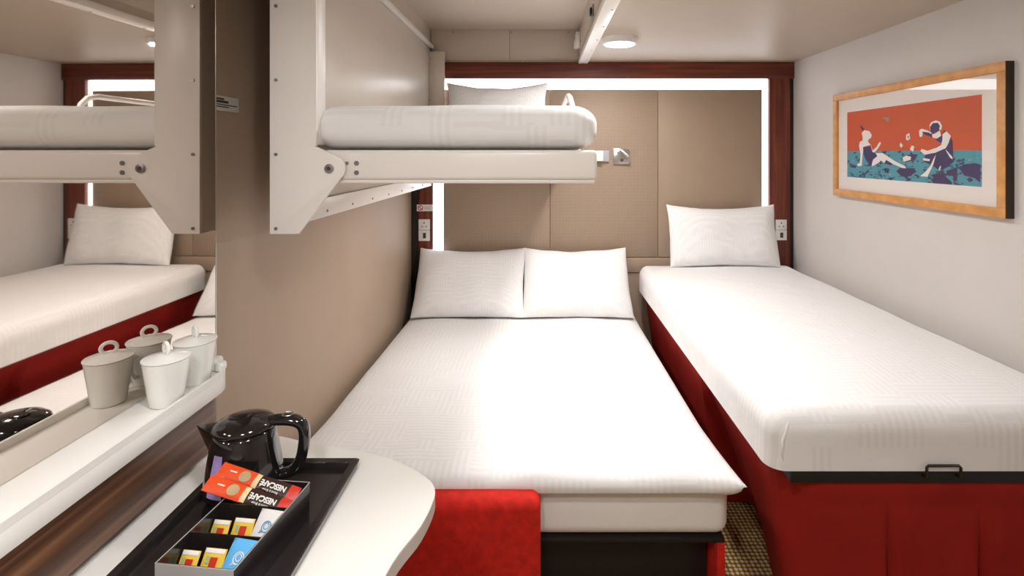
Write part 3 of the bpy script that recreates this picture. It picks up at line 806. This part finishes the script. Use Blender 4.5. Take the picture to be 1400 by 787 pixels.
# ------------------------------------------------------------------ mugs
def mug(x, y, rz, label, knob):
    t = thing('lidded_mug', label, 'mug', (x, y, ZS), rz, 'lidded mugs on the shelf')
    H = 0.100
    t.scale = (0.9, 0.9, 0.92)
    link('body', lathe([(0, 0.0005), (0.030, 0.0005), (0.0335, 0.004), (0.037, 0.03), (0.0425, 0.07), (0.0465, H), (0.0445, H), (0.040, 0.07), (0.034, 0.03), (0.030, 0.007), (0, 0.007)], 40), 'ceramic', t, local=True)
    ld = link('lid', lathe([(0, H + 0.012), (0.015, H + 0.0112), (0.032, H + 0.007), (0.0475, H + 0.004), (0.0480, H + 0.002), (0.046, H + 0.0006), (0.038, H + 0.0004), (0.038, H - 0.004), (0.0, H - 0.004)], 40), 'ceramic', t, local=True)
    kb = [(0.0145 * math.cos(i * math.pi / 12) * math.cos(knob - rz), 0.0145 * math.cos(i * math.pi / 12) * math.sin(knob - rz), H + 0.0235 + 0.0125 * math.sin(i * math.pi / 12)) for i in range(24)]
    link('ring_knob', tube(kb, 0.0042, 8, True), 'ceramic', ld, local=True)
    hp = [(0.040, 0, 0.078), (0.052, 0, 0.082), (0.060, 0, 0.076), (0.062, 0, 0.060), (0.058, 0, 0.042), (0.048, 0, 0.030), (0.037, 0, 0.027)]
    link('handle', tube(hp, 0.0042, 8), 'ceramic', t, local=True)
mug(-0.775, 1.060, R(85), 'white lidded mug on shelf, nearer the viewer, not its reflection', R(-38))
mug(-0.781, 1.158, R(-95), 'white lidded mug on shelf nearer its rounded end', R(-42))

# ------------------------------------------------------------------ desk
ZD = EYE - 0.690
desk_pts = [(XL + 0.001, 0.22), (-0.27, 0.22)]
curve = [(-0.262, 0.60), (-0.254, 0.837), (-0.222, 0.95), (-0.2136, 1.028), (-0.225, 1.070), (-0.258, 1.104), (-0.300, 1.135), (-0.3536, 1.165), (-0.45, 1.197), (-0.5675, 1.228), (-0.633, 1.250), (-0.75, 1.272), (XL + 0.001, 1.285)]
# smooth the outline
sm_ = []
for i in range(len(curve) - 1):
    p0, p1, p2, p3 = [Vector(curve[min(max(i + k - 1, 0), len(curve) - 1)]) for k in range(4)]
    for j in range(6):
        q = j / 6
        sm_.append(tuple(0.5 * ((2 * p1) + (-p0 + p2) * q + (2 * p0 - 5 * p1 + 4 * p2 - p3) * q * q + (-p0 + 3 * p1 - 3 * p2 + p3) * q ** 3)))
desk_out = desk_pts + sm_ + [curve[-1]]
dk = thing('desk', 'white wall-mounted desk with rounded corner carrying the tea tray', 'desk', (-0.55, 0.75, ZD - 0.03))
link('desk_top', prism(desk_out, 2, ZD - 0.004, ZD, 0.0), 'white_laminate', dk)
link('edge_band', prism(desk_out, 2, ZD - 0.030, ZD - 0.0041, 0.0), 'edge_band', dk)
link('support_bracket', prism([(XL + 0.002, ZD - 0.0305), (-0.50, ZD - 0.0305), (XL + 0.002, ZD - 0.30)], 1, 0.40, 0.43), 'white_metal', dk)

# ------------------------------------------------------------------ tray
tx0, tx1, ty0, ty1 = -0.692, -0.398, 0.655, 1.130
tr = thing('serving_tray', 'glossy black hospitality tray on the white desk', 'tray', ((tx0 + tx1) / 2, (ty0 + ty1) / 2, ZD))
link('tray_floor', prism(rounded(tx0 + 0.004, tx1 - 0.004, ty0 + 0.004, ty1 - 0.004, 0.004, 3), 2, ZD + 0.0005, ZD + 0.006), 'black_tray', tr)
def rimring(specs):
    t = bmesh.new(); rings = []
    for (ins, z) in specs:
        rings.append([t.verts.new((x, y, z)) for x, y in rounded(tx0 + ins, tx1 - ins, ty0 + ins, ty1 - ins, 0.005, 4)])
    for a, b_ in zip(rings, rings[1:]):
        for i in range(len(a)):
            t.faces.new((a[i], a[(i + 1) % len(a)], b_[(i + 1) % len(a)], b_[i]))
    bmesh.ops.recalc_face_normals(t, faces=t.faces)
    return t
link('tray_rim', rimring([(0.004, ZD + 0.001), (0.0, ZD + 0.018), (0.002, ZD + 0.020), (0.016, ZD + 0.019), (0.018, ZD + 0.016), (0.022, ZD + 0.0062)]), 'black_tray', tr)
ZT = ZD + 0.006

# ------------------------------------------------------------------ kettle
kt = thing('electric_kettle', 'small glossy black electric kettle on the black tray', 'kettle', (-0.600, 1.038, ZT), R(10))
link('power_base', lathe([(0, 0.0005), (0.060, 0.0005), (0.062, 0.004), (0.060, 0.012), (0, 0.012)], 40), 'black_matt', kt, local=True)
def kr(z):   # body radius by height
    return 0.0735 - 0.0175 * max(0, (z - 0.015) / 0.115) ** 1.2
prof = [(0, 0.013), (0.066, 0.013), (0.0725, 0.018)] + [(kr(z), z) for z in (0.03, 0.05, 0.07, 0.09, 0.11, 0.125)] + [(0.054, 0.129), (0.051, 0.130), (0, 0.130)]
kb_ = lathe(prof, 48)
link('body', kb_, 'black_plastic', kt, local=True)
# lid: oval dome running back into the handle
t = lathe([(0.0545, 0.1305), (0.0560, 0.134), (0.0545, 0.139), (0.046, 0.146), (0.030, 0.152), (0.012, 0.1548), (0, 0.155)], 40)
bmesh.ops.scale(t, vec=(1.06, 0.96, 1.0), verts=t.verts)
for v in t.verts: v.co.z += 0.02 * v.co.x * 0.5
ld = link('lid', t, 'black_plastic', kt, local=True)
t = lathe([(0.017, 0.0), (0.017, 0.002), (0.012, 0.0035), (0, 0.004)], 24)
bmesh.ops.scale(t, vec=(1.3, 0.9, 1), verts=t.verts)
bmesh.ops.translate(t, vec=(-0.008, 0, 0.1530), verts=t.verts)
link('lid_dimple', t, 'black_plastic', ld, local=True)
# spout: wedge open to the top
t = bmesh.new()
sp = [(-0.046, -0.030, 0.133), (-0.090, 0.0, 0.143), (-0.046, 0.030, 0.133), (-0.060, -0.020, 0.092), (-0.060, 0.020, 0.092), (-0.066, 0.0, 0.088)]
vv = [t.verts.new(p) for p in sp]
for f in ((0, 1, 2), (0, 3, 5, 1), (1, 5, 4, 2), (0, 2, 4, 3), (3, 4, 5)):
    t.faces.new([vv[k] for k in f])
bmesh.ops.recalc_face_normals(t, faces=t.faces)
bmesh.ops.bevel(t, geom=t.edges[:], offset=0.002, segments=2, profile=0.5, affect='EDGES')
link('spout', t, 'black_plastic', kt, local=True)
# handle: a thick D-shaped loop
hp = [(0.040, 0, 0.138), (0.062, 0, 0.140), (0.090, 0, 0.137), (0.108, 0, 0.128), (0.114, 0, 0.110), (0.113, 0, 0.085), (0.108, 0, 0.060), (0.098, 0, 0.040), (0.084, 0, 0.030), (0.066, 0, 0.028)]
sm2 = []
for i in range(len(hp) - 1):
    p0, p1, p2, p3 = [Vector(hp[min(max(i + k - 1, 0), len(hp) - 1)]) for k in range(4)]
    for j in range(4):
        q = j / 4
        sm2.append(0.5 * ((2 * p1) + (-p0 + p2) * q + (2 * p0 - 5 * p1 + 4 * p2 - p3) * q * q + (-p0 + 3 * p1 - 3 * p2 + p3) * q ** 3))
sm2.append(Vector(hp[-1]))
rads = [0.0098 + 0.0015 * math.sin(i / len(sm2) * 3.1) for i in range(len(sm2))]
t = tube(sm2, rads, 14, sy=1.0)
for v in t.verts: v.co.y *= 1.45
hn = link('handle', t, 'black_plastic', kt, local=True)
t = tube([(0.082 + 0.010 * math.cos(i * math.pi / 10), 0.009 * math.sin(i * math.pi / 10), 0.1496) for i in range(20)], 0.0014, 6, True)
link('switch_ring', t, 'screw_steel', hn, local=True)
# water window let into the wall of the jug, facing the viewer's left
t = bmesh.new(); rows = []
for k in range(9):
    z = 0.030 + 0.075 * k / 8
    hwid = R(13.5 - 5 * k / 8)
    rows.append([t.verts.new(((kr(z) + 0.0012) * math.cos(R(-116) + hwid * s), (kr(z) + 0.0012) * math.sin(R(-116) + hwid * s), z)) for s in (-1, -0.5, 0, 0.5, 1)])
for a, b_ in zip(rows, rows[1:]):
    for i in range(4): t.faces.new((a[i], a[i + 1], b_[i + 1], b_[i]))
bmesh.ops.recalc_face_normals(t, faces=t.faces)
bmesh.ops.solidify(t, geom=t.faces[:], thickness=0.001)
link('water_window', t, 'water_window', kt, local=True)

# ------------------------------------------------------------------ organiser box with sachets
BX, BY, BR = -0.508, 0.868, R(-6)
bo = thing('sachet_box', 'black three-compartment sachet box on the tray before the kettle', 'box', (BX, BY, ZT), BR)
bw, bl, bh = 0.0635, 0.102, 0.066
th = 0.0018
link('floor', bx(-bw, bw, -bl, bl, 0.0005, 0.003), 'black_tray', bo, local=True)
link('side_wall', bx(-bw, -bw + th, -bl, bl, 0.003, bh), 'black_tray', bo, local=True)
link('side_wall', bx(bw - th, bw, -bl, bl, 0.003, bh), 'black_tray', bo, local=True)
link('end_wall', bx(-bw + th, bw - th, bl - th, bl, 0.003, bh), 'black_tray', bo, local=True)
link('end_wall', bx(-bw + th, bw - th, -bl, -bl + th, 0.003, bh), 'black_tray', bo, local=True)
link('front_facing', bx(-bw, bw, -bl - 0.0008, -bl - 0.0001, 0.001, bh), 'grey_card', bo, local=True)
for y in (-0.036, 0.033):
    link('divider', bx(-bw + th, bw - th, y - th / 2, y + th / 2, 0.003, bh - 0.0005), 'black_tray', bo, local=True)
edge = tube([(-bw, -bl, bh), (bw, -bl, bh), (bw, bl, bh), (-bw, bl, bh)], 0.0009, 6, True)
link('top_edge', edge, 'grey_card', bo, local=True)
BM = Matrix.Translation((BX, BY, ZT)) @ Matrix.Rotation(BR, 4, 'Z')

def sachet(name, label, group, M, w_, h_, mat, puff=0.004):
    """flat packet in its own plane: x across, z up, facing -y; M places it in the box"""
    t = bmesh.new(); n = 8
    g_ = {}
    for side in (-1, 1):
        for i in range(n + 1):
            for j in range(n + 1):
                u, v = -1 + 2 * i / n, -1 + 2 * j / n
                e = i in (0, n) or j in (0, n)
                if side == 1 and e: g_[(side, i, j)] = g_[(-1, i, j)]; continue
                pf = ((1 - u ** 2) * (1 - v ** 4)) ** 0.7
                g_[(side, i, j)] = t.verts.new((u * w_ / 2, side * puff * pf + 0.0006 * noise.noise(Vector((u * 3, v * 3, M[0][3] * 90))), (v + 1) * h_ / 2))
    for side in (-1, 1):
        for i in range(n):
            for j in range(n):
                t.faces.new([g_[(side, a, b_)] for a, b_ in ((i, j), (i + 1, j), (i + 1, j + 1), (i, j + 1))])
    bmesh.ops.recalc_face_normals(t, faces=t.faces)
    e = bpy.data.objects.new(name, None); C.objects.link(e); e.matrix_world = M; e.empty_display_size = 0.02
    ORIGIN[e.name] = M.translation.copy()
    tag(e, label, 'sachet', group)
    link('wrapper', t, mat, e, local=True, ang=80)
    return e
def patch(parent, x0, x1, z0, z1, mat, name, y=-0.0046, curve=True, n=8, h_=0.1, w_=0.03, puff=0.004):
    """printed patch following the puffed face"""
    t = bmesh.new(); g_ = {}
    for i in range(n + 1):
        for j in range(n + 1):
            x = x0 + (x1 - x0) * i / n; z = z0 + (z1 - z0) * j / n
            u = 2 * x / w_; v = 2 * z / h_ - 1
            pf = (max(0, 1 - u ** 2) * max(0, 1 - v ** 4)) ** 0.7
            g_[(i, j)] = t.verts.new((x, -puff * pf - 0.0010, z))
    for i in range(n):
        for j in range(n):
            t.faces.new((g_[(i, j)], g_[(i + 1, j)], g_[(i + 1, j + 1)], g_[(i, j + 1)]))
    bmesh.ops.recalc_face_normals(t, faces=t.faces)
    return link(name, t, mat, parent, local=True, ang=80)
def text(parent, body, size, M, mat, name, bold=0.0):
    cu = bpy.data.curves.new('tmp_text', 'FONT'); cu.body = body; cu.size = size; cu.align_x = 'CENTER'; cu.align_y = 'CENTER'
    cu.extrude = 0.0002; cu.offset = bold
    o = bpy.data.objects.new('tmp_text', cu); C.objects.link(o)
    dg = bpy.context.evaluated_depsgraph_get(); dg.update()
    me = bpy.data.meshes.new_from_object(o.evaluated_get(dg))
    bpy.data.objects.remove(o); bpy.data.curves.remove(cu)
    me.transform(M)
    me.name = name; me.materials.clear(); me.materials.append(MATS[mat])
    o = bpy.data.objects.new(name, me); C.objects.link(o); o.parent = parent
    return o
RX, RY, RZ = (lambda a: Matrix.Rotation(R(a), 4, 'X')), (lambda a: Matrix.Rotation(R(a), 4, 'Y')), (lambda a: Matrix.Rotation(R(a), 4, 'Z'))
TR = lambda x, y, z: Matrix.Translation((x, y, z))
TXT = Matrix(((0, -1, 0, 0), (0, 0, -1, 0), (1, 0, 0, 0), (0, 0, 0, 1)))
# two coffee sticks lying across the far compartment, tops resting out over the left wall
for k, (y, z, lab, tilt) in enumerate(((0.049, 0.052, 'orange and brown coffee stick sachet, nearer the front of two', 0),
                                       (0.078, 0.056, 'orange and brown coffee stick sachet, nearest the kettle', 1.5))):
    L = 0.162
    dz = Vector((-math.cos(R(13)), math.sin(R(tilt)), math.sin(R(13)))).normalized()
    nn = Vector((0, -0.5, 0.87)); nn = (nn - dz * nn.dot(dz)).normalized()
    xx = (-nn).cross(dz)
    M = BM @ TR(0.055, y, z) @ Matrix((( xx.x, -nn.x, dz.x, 0), (xx.y, -nn.y, dz.y, 0), (xx.z, -nn.z, dz.z, 0), (0, 0, 0, 1)))
    e = sachet('coffee_sachet', lab, 'coffee sticks in the sachet box', M, 0.027, L, 'sachet_brown', 0.0045)
    P = dict(h_=L, w_=0.027, puff=0.0045)
    patch(e, -0.0133, 0.0133, 0.088, L - 0.0002, 'sachet_orange', 'orange_end', **P)
    patch(e, -0.0133, 0.0133, 0.001, 0.020, 'sachet_red', 'red_end', **P)
    t = bmesh.new()
    vs_ = [t.verts.new((0.0125 * math.cos(a * math.pi / 10) * 0.75, -0.0058, 0.108 + 0.011 * math.sin(a * math.pi / 10))) for a in range(20)]
    t.faces.new(vs_); bmesh.ops.solidify(t, geom=t.faces[:], thickness=0.0004)
    link('cup_picture', t, 'sachet_cream', e, local=True)
    patch(e, -0.0125, 0.012, 0.079, 0.089, 'sachet_cream', 'cream_swirl', **P)
    text(e, 'NESCAF\u00c9', 0.0125, TR(0.001, -0.0060, 0.050) @ TXT, 'ink_white', 'lettering', 0.0004)
    text(e, 'Blend & Brew', 0.0055, TR(-0.0085, -0.0054, 0.050) @ TXT, 'ink_white', 'small_lettering')
    patch(e, 0.001, 0.003, 0.126, 0.140, 'ink_white', 'white_line', **P)
# tea bags and sugar in the two nearer compartments
for comp, (yc, tag_) in enumerate(((0.0, 'middle'), (-0.068, 'front'))):
    for k, x in enumerate((-0.043, -0.004)):
        M = BM @ TR(x, yc - 0.016 + 0.004 * k, 0.0055 + 0.003 * k) @ RX(-34) @ RZ(-5)
        lab = 'yellow tea bag envelope in %s compartment, %s' % (tag_, 'against the left wall' if k == 0 else 'beside the sugar sachet')
        e = sachet('tea_bag_envelope', lab, 'tea bags in the sachet box', M, 0.039 if k else 0.033, 0.054, 'sachet_yellow', 0.0025)
        w_ = 0.039 if k else 0.033
        P = dict(h_=0.054, w_=w_, puff=0.0025)
        patch(e, -0.004, 0.009, 0.030, 0.043, 'sachet_red', 'red_label', **P)
        patch(e, -0.012, -0.006, 0.034, 0.044, 'sachet_green', 'green_seal', **P)
        patch(e, -w_ * 0.45, w_ * 0.45, 0.048, 0.0535, 'ink_white', 'white_top', **P)
    M = BM @ TR(0.0395, yc - 0.027, 0.022) @ RX(-47) @ RY(3)
    e = sachet('sugar_sachet', ('blue' if comp else 'white') + ' sugar sachet with round swirl logo in %s compartment' % tag_, 'sugar sachets in the sachet box', M, 0.040, 0.068, 'sachet_blue' if comp else 'sachet_white', 0.004)
    lm = 'ink_white' if comp else 'logo_blue'
    lg = tube([(0.003 + 0.0078 * math.cos(i * math.pi / 10), -0.0046, 0.043 + 0.0078 * math.sin(i * math.pi / 10)) for i in range(20)], 0.0008, 6, True)
    tube([(0.003 + 0.0045 * math.cos(i * math.pi / 10), -0.0047, 0.044 + 0.0045 * math.sin(i * math.pi / 10)) for i in range(20)], 0.0006, 6, True, bm=lg)
    tube([(-0.003, -0.0046, 0.038), (-0.006, -0.0044, 0.0335), (-0.001, -0.0046, 0.0355)], 0.0008, 6, bm=lg)
    link('swirl_logo', lg, lm, e, local=True)

# ------------------------------------------------------------------ wall sign beside the mirror
sy0, sy1 = 1.330, 1.496
sn = thing('wall_sign', 'small cream notice plate on beige wall beside the mirror', 'sign', (XL, 1.42, EYE + 0.118))
link('plate', bx(XL, XL + 0.003, sy0, sy1, EYE + 0.118, EYE + 0.160, 0.001), 'sign_plate', sn)
for (a, b_, z, h) in ((1.345, 1.425, 0.149, 0.005), (1.345, 1.445, 0.1405, 0.007), (1.345, 1.485, 0.1345, 0.0028), (1.345, 1.447, 0.1285, 0.003)):
    link('text_line', bx(XL + 0.003, XL + 0.0034, a, b_, EYE + z, EYE + z + h), 'ink_dark', sn)
